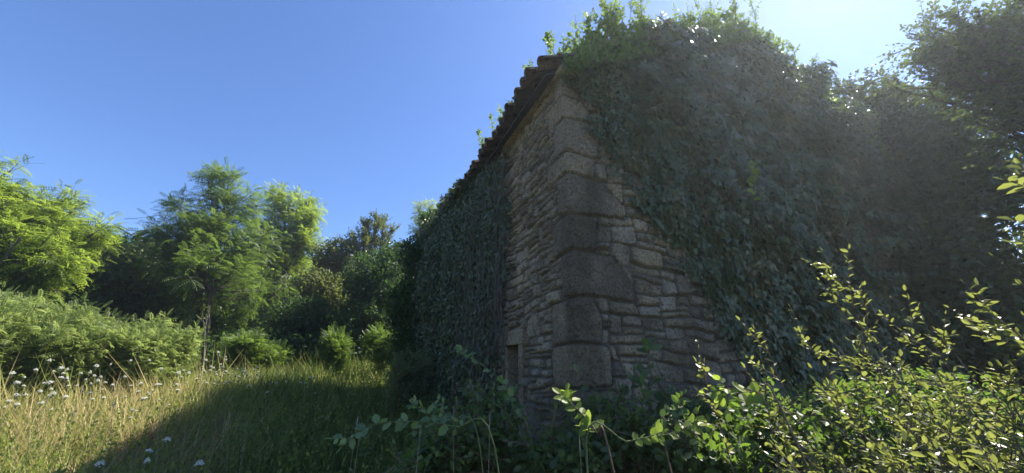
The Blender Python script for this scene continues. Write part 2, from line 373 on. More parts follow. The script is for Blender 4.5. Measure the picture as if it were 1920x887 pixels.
QZ = [-.3, .55, 1.05, 1.55, 1.99, 2.44, 2.97, 3.41, 3.94, 4.23, 4.75, 5.1, 5.45]
QR = [.6, .42, .72, .40, .34, .84, .38, .78, .42, .52, .40, .60]
QL = [.35, .5, .28, .55, .50, .25, .42, .25, .48, .30, .45, .28]
DOOR = (-1.85, -1.36, 2.10)   # u0, u1, top
def build_wall():
    us = np.concatenate([np.arange(-LEN, -3.0, .07), np.arange(-3.0, 3.5, .0115), np.arange(3.5, WID+.01, .07)])
    zs = np.concatenate([np.arange(-.4, 1.1, .05), np.arange(1.1, 5.6, .0115), np.arange(5.6, 8.5, .03)])
    U, Z = np.meshgrid(us, zs, indexing='ij')
    # warped coordinates give uneven stone edges
    wu = U + .10*NZ.fbm(U*1.5, Z*1.5, 3) + .026*NZ.fbm(U*11, Z*11, 4)
    wz = Z + .12*NZ.fbm(U*1.2+50, Z*1.2+9, 3) + .026*NZ.fbm(U*11+20, Z*11, 4)
    near = np.exp(-(U/.10)**2)*.7; wu = wu*(1-near) + U*near
    polys = []
    sub = []; bsp(np.array([[-.1, -.6], [9.4, -.6], [9.4, 9], [-.1, 9]]), sub, .07, .075, 2.3); polys += [(p, 0) for p in sub]
    sub = []; bsp(np.array([[-7.5, -.6], [-.1, -.6], [-.1, 6], [-7.5, 6]]), sub, .05, .030, 2.3); polys += [(p, 0) for p in sub]
    for i in range(len(QR)):
        l_, r_, z0, z1 = -QL[i], QR[i], QZ[i], QZ[i+1]; h = z1-z0
        j = lambda k: rng.uniform(-.02, k)
        if QR[i] > .7: P = [[l_, z0], [r_, z0+j(.03)], [r_-.05, z0+h*.45], [r_-.26-j(.06), z1-.02], [l_+j(.04), z1]]
        elif rng.random() < .4: P = [[l_, z0+j(.03)], [r_-j(.05), z0], [r_, z0+h*.6], [r_-.12, z1], [l_+j(.05), z1]]
        else: P = [[l_+j(.04), z0], [r_-j(.04), z0], [r_, z1], [l_, z1-j(.03)]]
        polys.append((np.array(P), 1))
    H = np.full(U.shape, -.055); tone = np.full(U.shape, .3); joint = np.ones(U.shape)
    for P, q in polys:
        (x0, z0), (x1, z1) = P.min(0), P.max(0)
        i0, i1 = np.searchsorted(us, [x0-.15, x1+.15]); j0, j1 = np.searchsorted(zs, [z0-.15, z1+.15])
        if i1 <= i0 or j1 <= j0: continue
        su, sz = wu[i0:i1, j0:j1], wz[i0:i1, j0:j1]
        sgn = 1 if np.cross(P[1]-P[0], P[2]-P[1]) > 0 else -1
        ds = []
        for k in range(len(P)):
            e = P[(k+1) % len(P)]-P[k]; L_ = np.hypot(*e)
            if L_ < 1e-4: continue
            ds.append(sgn*((su-P[k][0])*-e[1] + (sz-P[k][1])*e[0])/L_)
        ds = np.sort(np.stack(ds), 0)
        rr = min(x1-x0, z1-z0)*rng.uniform(.10, .34)*(.35 if q else 1); a_ = np.clip(rr-ds[0], 0, None); b_ = np.clip(rr-ds[1], 0, None)
        d0 = np.where((a_ > 0) & (b_ > 0), rr-np.hypot(a_, b_), ds[0])
        gap = rng.uniform(.002, .011) if not q else .010
        d = d0-gap + .022*np.minimum(NZ.fbm(su*16+P[0][0]*9, sz*16, 3)+.08, 0)*(1.6 if q else 1)
        prof = 1-np.exp(-np.clip(d, 0, None)/(.006 if not q else .008))
        hh = rng.uniform(-.028, .022) if not q else rng.uniform(-.006, .012)
        c = P.mean(0)
        tilt = (rng.normal(0, .05)*(su-c[0]) + rng.normal(0, .12)*(sz-c[1]))*(1-.95*q)
        h = -.06 + prof*(.06+hh+np.clip(tilt, -.03, .03))
        sel = d > 0
        if q:
            ring = (d <= 0) & (d > -.016); sl_ = (slice(i0, i1), slice(j0, j1))
            H[sl_] = np.where(ring, -.06, H[sl_]); joint[sl_] = np.where(ring, 1, joint[sl_])
        H[i0:i1, j0:j1] = np.where(sel, h, H[i0:i1, j0:j1])
        tone[i0:i1, j0:j1] = np.where(sel, rng.uniform(.1, 1) if not q else rng.uniform(.12, .5), tone[i0:i1, j0:j1])
        joint[i0:i1, j0:j1] = np.where(sel, np.clip(1-d/.010, 0, 1), joint[i0:i1, j0:j1])
    rough = .030*NZ.fbm(U*7, Z*9, 5) + .022*np.abs(NZ.fbm(U*13, Z*24, 4)) + .012*NZ.fbm(U*30, Z*38, 3) + .05*NZ.fbm(U*.8, Z*.8, 2)
    H = H + rough*(1-.4*joint) - .07*np.clip(NZ.fbm(U*18+3, Z*20, 3)-.12, 0, 1)
    H = H + .03*np.abs(NZ.fbm(U*1.1+9, Z*2.2+4, 3))
    sn = NZ.fbm(U*2.6, Z*.9, 4); sf = NZ.fbm(U*9, Z*4, 4)
    stain = np.clip(1.35 - np.abs(U-.10)/(.36+.5*sn) + 1.2*sf, 0, 1)*np.clip((3.9-Z+2*sn)/.7, 0, 1)
    stain = np.maximum(stain, np.clip((2.1-Z+3*NZ.fbm(U*1.2+5, Z, 3))/.8, 0, 1)*.8)
    stain = np.maximum(stain, np.clip((NZ.fbm(U*1.6+31, Z*1.1, 4)-.06)*7, 0, 1)*.55)
    V = wp(U, Z, H).reshape(-1, 3)
    n, k = U.shape; idx = np.arange(n*k).reshape(n, k)
    q = np.stack([idx[:-1, :-1], idx[1:, :-1], idx[1:, 1:], idx[:-1, 1:]], -1)
    uc = (us[1:]+us[:-1])/2; zc = (zs[1:]+zs[:-1])/2; UC, ZC = np.meshgrid(uc, zc, indexing='ij')
    keep = (ZC < ztop(UC)) & ~((UC > DOOR[0]) & (UC < DOOR[1]) & (ZC < DOOR[2]))
    mesh("wall", V, q[keep], M['stone'], house, dict(tone=tone.ravel(), joint=joint.ravel(), stain=stain.ravel()), smooth=True)
build_wall()

def slab(name, corners8, mat, parent, bev=0.0):
    """8 corners: bottom ring then top ring"""
    F = np.array([[0,1,2,3][::-1],[4,5,6,7],[0,1,5,4],[1,2,6,5],[2,3,7,6],[3,0,4,7]])
    n = 8
    return mesh(name, np.array(corners8), F, mat, parent, dict(tone=np.full(n, .4), joint=np.zeros(n)))
def ubox(name, u0, u1, o0, o1, z0, z1, mat, parent, dz=0.0, tone=.4, side=-1):
    """box against the side wall (side -1) or gable (+1), from offset o0 to o1"""
    D, Nn = (LD, NL) if side < 0 else (RD, NR)
    def p(u, o, z): xy = C + D*abs(u) + Nn*o; return [xy[0], xy[1], z]
    c = [p(u0,o0,z0),p(u1,o0,z0+dz),p(u1,o1,z0+dz),p(u0,o1,z0),p(u0,o0,z1),p(u1,o0,z1+dz),p(u1,o1,z1+dz),p(u0,o1,z1)]
    o = slab(name, c, mat, parent); 
    m = o.modifiers.new("bevel", 'BEVEL'); m.width = .012; m.segments = 2
    return o
# rear walls close the shell
def flatwall(P, Q, zt, name="wall"):
    P = np.array(P); Q = np.array(Q)
    d = unit(Q-P); nn = np.array([-d[1], d[0]])*.18
    pts = []
    for z in (-.3, zt):
        for a in (P-nn, Q-nn, Q+nn, P+nn): pts.append([a[0], a[1], z])
    return slab(name, pts, M['stone'], house)
flatwall(C+LD*LEN-NL*.2, C+LD*LEN+RD*(WID-.2), ZE-.02)
flatwall(C+RD*(WID-.2)-NR*.25, C+RD*(WID-.2)+LD*(LEN-.3), ZE-.02)
# door in the side wall
ubox("door_jamb", 1.27, 1.40, -.22, .015, 0.2, 2.10, M['stone'], house)
ubox("lintel", 1.22, 2.12, -.30, .035, 2.08, 2.27, M['stone'], house, dz=.03)
ubox("door", 1.30, 2.1, -.62, -.56, 0.2, 2.10, M['wood'], house)
ubox("door_jamb", 1.80, 1.90, -.30, .0, 0.2, 2.10, M['stone'], house)

# eaves: projecting cornice stones under the tiles
def cornice():
    parts = []; tone = []
    u = -.1
    while u < LEN:
        w = rng.uniform(.35, .7); o = .07+rng.uniform(-.02, .03); z0 = ZE-.04+rng.uniform(-.012, .012); z1 = z0+.10
        a = C + LD*(u+.008); b = C + LD*(u+w-.008)
        V = []
        for z in (z0, z1):
            for (p, oo) in ((a, -.25), (b, -.25), (b, o), (a, o)): q = p+NL*oo; V.append([q[0], q[1], z])
        F = np.array([[3,2,1,0],[4,5,6,7],[0,1,5,4],[1,2,6,5],[2,3,7,6],[3,0,4,7]])
        parts.append((np.array(V), F)); tone += [rng.random()]*8
        u += w
    V, F = merge(parts)
    o = mesh("cornice", V, F, M['stone'], house, dict(tone=tone, joint=np.zeros(len(V))))
    m = o.modifiers.new("bevel", 'BEVEL'); m.width = .015; m.segments = 2
cornice()
def roof():
    n_ = math.sqrt(1+PIT*PIT); parts = []; tone = []
    def rp(u, sl_, up):   # u along the eave, sl_ distance up the slope from the eave tip, up off the slope
        sx = -.33 + sl_/n_; z = ZE + .12 + PIT*(sx+.1)
        xy = C[None]+LD[None]*np.atleast_1d(u)[:, None] - NL[None]*np.atleast_1d(sx - up*PIT/n_)[:, None]
        return np.concatenate([xy, np.atleast_1d(z + up/n_)[:, None]], 1)
    SL = (WID/2+.36)*n_; seg = .36
    na = 7
    u = -.02
    while u < LEN+.1:
        shift = rng.uniform(-.06, .05); rowup = rng.normal(0, .008)
        for k in range(int(SL/seg)+1):
            
            s0 = k*seg + shift*(k == 0) ; s1 = s0+seg+.09
            for cover in (1, 0):
                uu = u if cover else u+.092
                r0, r1 = (.082, .064) if cover else (.066, .078)
                lift = (.02 if cover else .06)+rowup
                ju = rng.normal(0, .006); jl = rng.normal(0, .004); th = .016
                th_ = np.linspace(0, np.pi, na)
                ring = []
                for (ss, r, lf) in ((s0, r0, lift+.022), (min(s1, SL), r1, lift)):
                    for rr in (r, r-th):
                        cs = np.cos(th_)*rr; sn = np.sin(th_)*rr*(1 if cover else -1)
                        up_ = (sn + (.0 if cover else 0)) + lf + jl
                        P = rp(uu+ju+cs, np.full(na, ss), up_); ring.append(P)
                V = np.concatenate(ring); o = [np.arange(na)+i*na for i in range(4)]
                def strip(a, b): return np.stack([a[:-1], a[1:], b[1:], b[:-1]], -1)
                F = np.concatenate([strip(o[0], o[2]), strip(o[1], o[3]), strip(o[0], o[1]), strip(o[2], o[3]),
                                    np.array([[o[0][0], o[1][0], o[3][0], o[2][0]], [o[0][-1], o[1][-1], o[3][-1], o[2][-1]]])])
                parts.append((V, F)); tone += [rng.random()]*len(V)
        u += .185 + rng.uniform(-.008, .008)
    V, F = merge(parts)
    rf = mesh("roof", V, F, M['tile'], house, dict(tone=tone, joint=np.zeros(len(V))), smooth=False)
    # deck under the tiles, both slopes
    for sgn in (0, 1):
        c = []
        for up in (-.05, -.01):
            for (u, sx) in ((.05, -.2), (LEN, -.2), (LEN, WID/2), (.05, WID/2)):
                xx = sx if not sgn else WID-sx
                z = ZE+.09 + PIT*(sx+.02) + up
                xy = C + LD*u + RD*xx; c.append([xy[0], xy[1], z])
        slab("roof_deck", c, M['wood'] if not sgn else M['tile'], house)
roof()
# a dark timber rafter end row under the eave
for i in range(9):
    u = .35 + i*.75
    ubox("rafter_end", u, u+.10, .02, .20, ZE+.065, ZE+.135, M['wood'], house)

# ------------------------------------------------------------------ ivy on the walls
def strip_plant(name, label, cat, base, stem_parts, leaf_parts, smat, lmat, group=None, crown="foliage", stemname="stems"):
    e = empty(name, base, label, cat, group)
    if stem_parts:
        V, F = merge(stem_parts); mesh(stemname, V, F, smat, e, smooth=True)
    tv = []; tt = []; parts = []
    for V, F, t in leaf_parts: parts.append((V, F)); tt.append(t)
    if parts:
        V, F = merge(parts); mesh(crown, V, F, lmat, e, dict(tint=np.concatenate(tt)))
    return e
# left edge of the gable ivy: s as a function of height
IVZ = np.array([0, 1.9, 2.3, 2.8, 3.3, 3.9, 4.5, 5.0, 5.3, 9])
IVS = np.array([2.3, 2.35, 2.2, 1.75, 1.45, .98, .55, .25, .02, .02])
def gable_ivy():
    n = 66000
    s = rng.uniform(0, WID+.6, n*2); z = rng.uniform(.3, 9.0, n*2)
    edge = np.interp(z, IVZ, IVS) + .40*NZ.fbm(s*0+z*2.2, z*0+3, 3)*2 + .12*NZ.fbm(s*5, z*5, 2)
    top = ztop(np.clip(s, 0, WID)) + .38 + .5*NZ.fbm(s*.9+3, s*0+1, 3)
    gap = NZ.fbm(s*1.3+70, z*1.3+30, 3)
    ok = (s > edge) & (z < top)
    ok &= ~((np.abs(s-6.1) < .55) & (np.abs(z-3.7) < .9) & (gap > -.02))       # bare stones showing
    ok &= ~((s-edge < .35) & (rng.random(2*n) > .45+(s-edge)*1.6))
    s, z, edge = s[ok][:n], z[ok][:n], edge[ok][:n]
    e = np.clip((s-edge)/1.6, 0, 1)
    bulge = .05 + e*(.16 + .75*np.clip(NZ.fbm(s*1.1, z*1.1, 4)*1.5+.3, 0, 1)) 
    clump = np.clip(NZ.fbm(s*3.3+21, z*3.3+5, 3)*2.4+.5, 0, 1)
    thick = rng.random(len(s))**.5*(.35+.65*clump)
    off = .03 + bulge*thick
    P = wp(s, z, off)
    nr = np.array([NR[0], NR[1], 0.])
    N = unit(nr + rng.normal(0, .45, P.shape) + np.array([0, 0, .5]))
    side = np.array([RD[0], RD[1], 0.])
    D = np.array([0, 0, -1.]) + side*rng.normal(0, .6, (len(P), 1)) + nr*rng.uniform(0, .5, (len(P), 1))
    S = rng.uniform(.055, .125, len(P))*(1+.35*NZ.fbm(s*1.5+11, z*1.5, 3)*2)
    V, F, k = scatter(T_ivy2(), P, D, N, S)
    old = (NZ.fbm(s*1.9+80, z*1.9, 3) > .12) & (rng.random(len(s)) < .35)
    tint = np.repeat(np.where(old, rng.uniform(.9, 1, len(s)), np.clip(rng.normal(.42, .27, len(P)), 0, .85)), k)
    # stray runners creeping over the bare stones
    nr_ = 70; zr = rng.uniform(1.6, 5.1, nr_); sr = np.interp(zr, IVZ, IVS); K = 9; u = np.linspace(0, 1, K)
    Lr = rng.uniform(.12, .6, nr_)**1.2; ar = rng.uniform(-.3, 1.3, nr_)
    rs = sr[:, None]+.12 - u*(Lr*np.cos(ar))[:, None]; rz = zr[:, None] + u*(Lr*np.sin(ar))[:, None]*rng.choice([-1, 1], (nr_, 1)) + .05*NZ.fbm(rs*6, rz_ := zr[:, None]+u*3, 3)
    Pr = wp(np.maximum(rs, .04), rz, .035+np.zeros_like(rs))
    rv = leaves_on(Pr, 9, .05, T_ivy2(), .062, face=(NR[0], NR[1], .3), droop=.5)
    # clinging stems near the ragged edge
    ns = 60; zb = rng.uniform(.4, 4.6, ns); sb = np.interp(zb, IVZ, IVS) + rng.uniform(-.05, 1.2, ns)
    K = 14; u = np.linspace(0, 1, K); L_ = rng.uniform(.6, 1.8, ns)
    zz = zb[:, None] + u*L_[:, None]; ss = sb[:, None] - u*L_[:, None]*rng.uniform(.1, .5, ns)[:, None] + .1*NZ.fbm(zz*2.5, sb[:, None]*9+zz*0, 3)*2
    Pp = wp(np.clip(ss, .05, 9), zz, .03+np.zeros_like(ss))
    sv = tubes(Pp, np.linspace(.011, .004, K)[None]*rng.uniform(.6, 1.3, (ns, 1)), 5)
    strip_plant("climbing_ivy", "dark green ivy covering the gable wall right of the bare corner stones", "ivy", wp(np.array(4.), 0),
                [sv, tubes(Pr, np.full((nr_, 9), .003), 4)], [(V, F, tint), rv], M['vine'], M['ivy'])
gable_ivy()
def roof_ivy():
    """bushy ivy along the top of the gable with upright shoots"""
    ns = 260; s = rng.uniform(.25, WID-.2, ns); s[:20] = rng.uniform(.15, .9, 20)
    dep = rng.uniform(-.3, 1.0, ns)
    zb = ztop(s) + .12
    P0 = wp(s, zb, -dep)
    hgt = rng.uniform(.3, .85, ns)*(1+.3*np.sin(s*2.1))
    P1 = P0 + np.stack([rng.normal(0, .16, ns), rng.normal(0, .16, ns), hgt], -1)
    A = path(P0, P1, rng.normal(0, .04, (ns, 3)), 7)
    B = children(A, 7, .15, .95, .75, .26, up=.35)
    lp = [leaves_on(B, 8, .2, T_oval(), .058, droop=.15), leaves_on(A, 10, .4, T_oval(), .055, droop=.1)]
    # dense lower cover
    n = 26000; s = rng.uniform(.0, WID+.2, n); dep = rng.uniform(-.35, 1.1, n)
    z = ztop(np.clip(s, 0, WID)) + rng.random(n)**1.3*(.55+.5*NZ.fbm(s*1.4+9, dep, 3)*1.6)*np.clip(s/.5+.3, 0, 1) - .1
    P = wp(np.clip(s, .02, 9), z, -dep); 
    V, F, k = scatter(T_ivy2(), P, rnd(n)+np.array([0, 0, -.4]), unit(rnd(n)+np.array([0, 0, .6])), rng.uniform(.05, .095, n))
    lp.append((V, F, np.repeat(rng.random(n)*.8, k)))
    st = [tubes(A, np.linspace(.009, .003, 7)[None]*np.ones((ns, 1)), 4), tubes(B, np.linspace(.004, .0015, 5)[None]*np.ones((len(B), 1)), 3)]
    strip_plant("roof_ivy", "bushy ivy with upright sunlit shoots along the gable top", "ivy", wp(np.array(4.), 6),
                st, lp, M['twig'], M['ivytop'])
roof_ivy()
def side_ivy():
    """dry hanging vines and small leaves over the far part of the side wall"""
    n = 900
    u = rng.uniform(1.75, LEN+.5, n); u[:300] = 1.6+rng.random(300)**.6*1.9
    z1 = rng.uniform(1.6, 5.6, n); z0 = z1 - rng.uniform(.5, 3.2, n); z0 = np.maximum(z0, np.where(u < 2.2, 1.9+rng.uniform(0,.8,n), .4))
    K = 26; t = np.linspace(0, 1, K)[None]
    zz = z1[:, None]*(1-t) + z0[:, None]*t
    bul = np.clip((u-1.9)/2.6, .0, 1)
    env = (.10 + bul[:, None]*(.40 + .6*NZ.fbm(u[:, None]*1.1+t*0, zz*1.1, 4)))
    off = .03 + rng.uniform(.1, 1, (n, 1))*env
    uu = u[:, None] + .14*NZ.fbm(zz*2.2, u[:, None]*7+zz*0, 3)*2 + rng.normal(0, .016, zz.shape) + (t-.5)*rng.normal(0, .22, (n, 1))
    P = wp(-uu, zz, off)
    sv = tubes(P, rng.uniform(.0015, .0055, (n, 1))*np.ones((1, K)), 4)
    nl = 70000; a = rng.uniform(1.55, LEN+.9, nl); z = rng.uniform(.3, 5.75, nl)
    keep = (rng.random(nl) < np.clip((a-1.6+.9*NZ.fbm(z*1.5, z*0+8, 3))/1.1, .03, 1)); a, z = a[keep], z[keep]; nl = len(a)
    a = a + np.clip(a-4.5, 0, 3)*.5*NZ.fbm(z*1.4, z*0+5, 3)
    bl = np.clip((a-1.9)/2.6, 0, 1)
    env = (.08 + bl*(.42 + .75*NZ.fbm(a*1.1, z*1.1, 4)))
    off = .03 + rng.random(nl)**.55*env
    Pl = wp(-a, z, off)
    nn = np.array([NL[0], NL[1], 0.])
    V, F, k = scatter(T_ivy2(), Pl, np.array([0, 0, -1.])+rng.normal(0, .5, (nl, 3)), unit(nn+rng.normal(0, .5, (nl, 3))), rng.uniform(.035, .08, nl))
    # over the eave, at the far end
    n2 = 9000; a = rng.uniform(3.1, LEN+.8, n2); q = rng.uniform(-.5, 1.2, n2)
    z = ZE + .1 + PIT*np.clip(q, -.3, 2) + rng.random(n2)*(.08+.30*np.clip((a-3.2)/2, 0, 1))*(1+NZ.fbm(a*2, q*2, 2))
    P2 = wp(-a, z, -q)
    V2, F2, k2 = scatter(T_ivy2(), P2, rnd(n2), unit(rnd(n2)+np.array([0, 0, .6])), rng.uniform(.05, .09, n2))
    strip_plant("wall_vines", "dark mat of dry hanging vines and small leaves on the receding side wall", "vines", wp(np.array(-4.), 0),
                [sv], [(V, F, np.repeat(rng.random(nl)*.7, k)), (V2, F2, np.repeat(rng.random(n2), k2))], M['vine'], M['ivy'])
side_ivy()

# ------------------------------------------------------------------ generic plants
def plant(name, label, cat, base, lobes, leaf, lsize, lmat, smat=None, trunk=None, nl=16, ns=7, nt=6, lpt=8,
          twig=.5, sub=None, up=.25, droop=0.0, leafdroop=.1, group=None, trunk_r=.08, start=(.35, .9), ang=.8, lumin=.2,
          names=("trunk", "crown"), fill=0, wob=.02, spread=1.0):
    """lobes: world (centre, (rx, ry, rz)); limbs run from the trunk (or base) into the lobes, twigs and leaves off them"""
    base = np.asarray(base, float)
    vol = np.array([l[1][0]*l[1][1]*l[1][2] for l in lobes])**(2/3); w = vol/vol.sum()
    which = rng.choice(len(lobes), nl, p=w)
    cen = np.array([lobes[i][0] for i in which]); rad = np.array([lobes[i][1] for i in which])
    tgt = cen + rnd(nl)*rad*(rng.uniform(.35, .92, (nl, 1)))
    tgt[:, 2] = np.maximum(tgt[:, 2], G(tgt[:, 0], tgt[:, 1])+.1)
    st = []
    if trunk is not None:
        top = np.asarray(trunk, float)
        TP = path(base[None], top[None], rng.normal(0, .2, (1, 3))*np.array([1, 1, 0]), 10, wob*2)
        TP[0, 0, 2] -= .3
        st.append(tubes(TP, np.linspace(trunk_r, trunk_r*.3, 10)[None], 8))
        # start where the limb's target sits a little above
        hz = np.clip((tgt[:, 2]-base[2])/(max(top[2]-base[2], .1)) - rng.uniform(.08, .34, nl), start[0], start[1])
        f = hz*9; i = np.minimum(f.astype(int), 8); f = (f-i)[:, None]
        P0 = TP[0, i]*(1-f) + TP[0, i+1]*f
    else:
        P0 = base[None] + np.concatenate([rng.normal(0, 1, (nl, 2))*np.array([lobes[0][1][0]*.22]*2), np.zeros((nl, 1))], 1)
        P0[:, 2] = G(P0[:, 0], P0[:, 1])-.05
    ln = np.linalg.norm(tgt-P0, axis=1, keepdims=True)
    bend = rng.normal(0, .05, (nl, 3))*ln; bend[:, 2] -= .06*ln[:, 0] if trunk is not None else -.05*ln[:, 0]
    A = path(P0, tgt, bend, 8, wob)
    lr = trunk_r*.38*np.clip(ln/ln.mean(), .5, 1.4)
    st.append(tubes(A, lr*np.linspace(1, .25, 8)[None], 5))
    sub = sub or float(np.mean(rad))*.55
    B = children(A, ns, .3, 1.0, ang, sub, up=up)
    st.append(tubes(B, np.linspace(lr.mean()*.4, lr.mean()*.12, 5)[None]*np.ones((len(B), 1)), 4))
    Tw = children(B, nt, .1, 1.0, ang*.9, twig, up=up*.6, droop=0.0, K=4)
    Tw = np.concatenate([Tw, children(A, 2, .85, 1.0, .4, twig, up=up, K=4)])
    st.append(tubes(Tw, np.linspace(.005, .002, 4)[None]*np.ones((len(Tw), 1))*(1 if lsize < .2 else 1.3), 3))
    lv = [leaves_on(Tw, lpt, lumin, leaf, lsize, droop=leafdroop, spread=spread)]
    if fill:
        k = rng.choice(len(lobes), fill, p=w); c = np.array([lobes[i][0] for i in k]); r = np.array([lobes[i][1] for i in k])
        P = c + rnd(fill)*r*(rng.random((fill, 1))**.5)*.9
        P[:, 2] = np.maximum(P[:, 2], G(P[:, 0], P[:, 1])+.02)
        V, F, kk = scatter(leaf, P, rnd(fill)+np.array([0, 0, -.2]), unit(rnd(fill)*.8+np.array([0, 0, .6])), lsize*rng.uniform(.7, 1.3, fill))
        lv.append((V, F, np.repeat(rng.random(fill)*.7, kk)))
    return strip_plant(name, label, cat, base, st, lv, smat or M['bark'], lmat, group, names[1], names[0])
def lobe(px, py, h, rx, rz, ry=None):
    c = at(px, py, h); k = depth(c)/FPX
    return (c, (rx*k, (ry or rx)*k, rz*k*.95))
def ground_at(px, h):
    p = at(px, 700, h); return np.array([p[0], p[1], float(G(p[0], p[1]))])

PIN = T_pinnate()
TG = "trees at the far edge of the meadow"
# locust trees
plant("locust_tree", "large bright feathery locust tree at the left end of the meadow", "tree", ground_at(-60, 15),
      [lobe(-70, 400, 15, 150, 95), lobe(60, 395, 14.5, 80, 62), lobe(125, 425, 14.5, 80, 38), lobe(10, 480, 14, 110, 60), lobe(100, 500, 14, 80, 50), lobe(-120, 520, 14, 120, 90)],
      PIN, .30, M['locust'], trunk=at(-60, 360, 15), nl=64, ns=7, nt=6, lpt=5, twig=.5, trunk_r=.16, leafdroop=.35, group=TG, start=(.2, .95))
plant("locust_tree", "slender locust tree with open tiered crown at the meadow edge", "tree", ground_at(392, 14.5),
      [lobe(420, 350, 15.5, 60, 26), lobe(375, 392, 15.5, 60, 20), lobe(460, 395, 15.5, 45, 24), lobe(330, 425, 15, 62, 20), lobe(425, 430, 15, 80, 24), lobe(305, 460, 15, 62, 18), lobe(480, 440, 15, 60, 22), lobe(440, 475, 15, 70, 22), lobe(395, 515, 15, 115, 30), lobe(360, 560, 15, 80, 26), lobe(465, 545, 15, 60, 28)],
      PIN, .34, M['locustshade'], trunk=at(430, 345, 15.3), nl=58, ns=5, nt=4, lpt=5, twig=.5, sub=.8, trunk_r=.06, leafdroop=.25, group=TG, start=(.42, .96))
plant("locust_tree", "airy locust tree with rounded crown right of the slender one", "tree", ground_at(525, 19),
      [lobe(505, 388, 19, 36, 24), lobe(550, 385, 19, 40, 26), lobe(585, 420, 19, 34, 24), lobe(500, 440, 19, 45, 24), lobe(560, 450, 19, 50, 26), lobe(520, 490, 18.5, 60, 30)],
      PIN, .36, M['locust'], trunk=at(530, 395, 19), nl=34, ns=5, nt=5, lpt=5, twig=.6, sub=.9, trunk_r=.10, leafdroop=.3, group=TG, start=(.3, .95))
plant("locust_tree", "pale young locust tree rising just behind the vine covered wall", "tree", ground_at(800, 22),
      [lobe(812, 405, 22, 34, 34), lobe(795, 440, 22, 36, 40)],
      PIN, .36, M['young'], trunk=at(812, 385, 22), nl=14, ns=5, nt=5, lpt=5, twig=.6, trunk_r=.07, leafdroop=.2, group=TG, start=(.3, .95))
plant("twiggy_tree", "small tree with bare upright twig tips above the dark thicket", "tree", ground_at(700, 18),
      [lobe(702, 425, 18, 30, 22), lobe(672, 455, 18, 40, 26), lobe(735, 455, 18, 46, 26)],
      T_oval(), .10, M['olive'], trunk=at(702, 412, 18), nl=34, ns=7, nt=5, lpt=7, twig=.5, trunk_r=.08, up=.55, group=TG, start=(.3, .95), ang=.5)
# bushes making up the thicket
BG = "bushes of the thicket behind the meadow"
OV = T_oval(); DM = T_diamond()
for lab, px, h, lbs, mt, sz, fl in [
    ("broad green bush between the large left tree and the slender locust", 235, 17, [lobe(235, 500, 17, 75, 48), lobe(190, 540, 16, 70, 45), lobe(290, 545, 16.5, 70, 40)], 'olive', .12, 5000),
    ("dark bush filling the gap below the slender locust", 330, 16.5, [lobe(320, 600, 16.5, 110, 55), lobe(400, 590, 17, 80, 60), lobe(230, 600, 16, 80, 50)], 'dark', .12, 9000),
    ("shaded bush low at the left edge behind the feathery saplings", 60, 15.5, [lobe(60, 570, 15.5, 120, 55)], 'dark', .12, 4000),
    ("yellow green bush seen through the two slender locusts", 490, 22, [lobe(470, 520, 23, 60, 40), lobe(560, 515, 22, 70, 40)], 'young', .13, 5000),
    ("round bush with bright top right of the airy locust", 640, 18, [lobe(635, 480, 18, 50, 38), lobe(600, 545, 17, 60, 50)], 'olive', .12, 4000),
    ("sprawling bush with pale leaves on its left slope in mid thicket", 560, 15.5, [lobe(570, 600, 15.5, 75, 50), lobe(510, 640, 15, 65, 35), lobe(630, 630, 15, 60, 40)], 'dark', .10, 8000),
    ("tallest dark bush of the thicket below the twiggy tree", 700, 15, [lobe(700, 525, 15, 65, 68), lobe(745, 490, 15.5, 50, 46), lobe(670, 610, 14.5, 60, 55)], 'dark', .10, 9000),
    ("dark bush pressed against the far end of the vine covered wall", 780, 10, [lobe(785, 480, 10.2, 44, 50), lobe(765, 570, 10, 46, 60), lobe(820, 420, 10.4, 34, 34), lobe(770, 640, 9.8, 40, 50)], 'dark', .08, 8000)]:
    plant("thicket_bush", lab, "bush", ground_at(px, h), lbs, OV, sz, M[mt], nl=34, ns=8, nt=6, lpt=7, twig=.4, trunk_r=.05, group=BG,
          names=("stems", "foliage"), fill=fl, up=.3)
def undergrowth():
    n = 42000; az = rng.uniform(R_(-52), R_(-8), n); h = rng.uniform(13.5, 21, n)
    x = np.sin(az)*h; y = np.cos(az)*h
    hh = 1.5 + 1.6*NZ.fbm(x*.5, y*.5, 3) + (h-13.5)*.12
    z = G(x, y) + rng.random(n)*hh
    V, F, k = scatter(DM, np.stack([x, y, z], -1), rnd(n), unit(rnd(n)+np.array([0, 0, .5])), rng.uniform(.10, .2, n))
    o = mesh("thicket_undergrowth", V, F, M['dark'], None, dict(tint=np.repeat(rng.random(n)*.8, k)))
    tag(o, "dark leafy undergrowth below the thicket bushes", "undergrowth", kind="stuff")
undergrowth()
# far wood behind the gaps, a mass nobody could count
def far_wood():
    n = 46000
    px = rng.uniform(-500, 900, n); h = rng.uniform(26, 34, n)
    P = []
    for i in range(0): pass
    cx = px-960; az = np.arctan2(cx, 700*math.cos(PITCH)+120)
    hh = 5.5 + 2.2*NZ.fbm(az*6, az*0+2, 3)
    x = np.sin(az)*h; y = np.cos(az)*h; g = G(x, y)
    z = g + rng.random(n)**.7*(hh)
    Pn = np.stack([x, y, z], -1)
    V, F, k = scatter(DM, Pn, rnd(n), unit(rnd(n)+np.array([0, 0, .5])), rng.uniform(.3, .5, n))
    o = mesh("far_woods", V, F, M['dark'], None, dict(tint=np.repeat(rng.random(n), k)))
    tag(o, "dark far wood closing the gaps behind the meadow trees", "woods", kind="stuff")
far_wood()

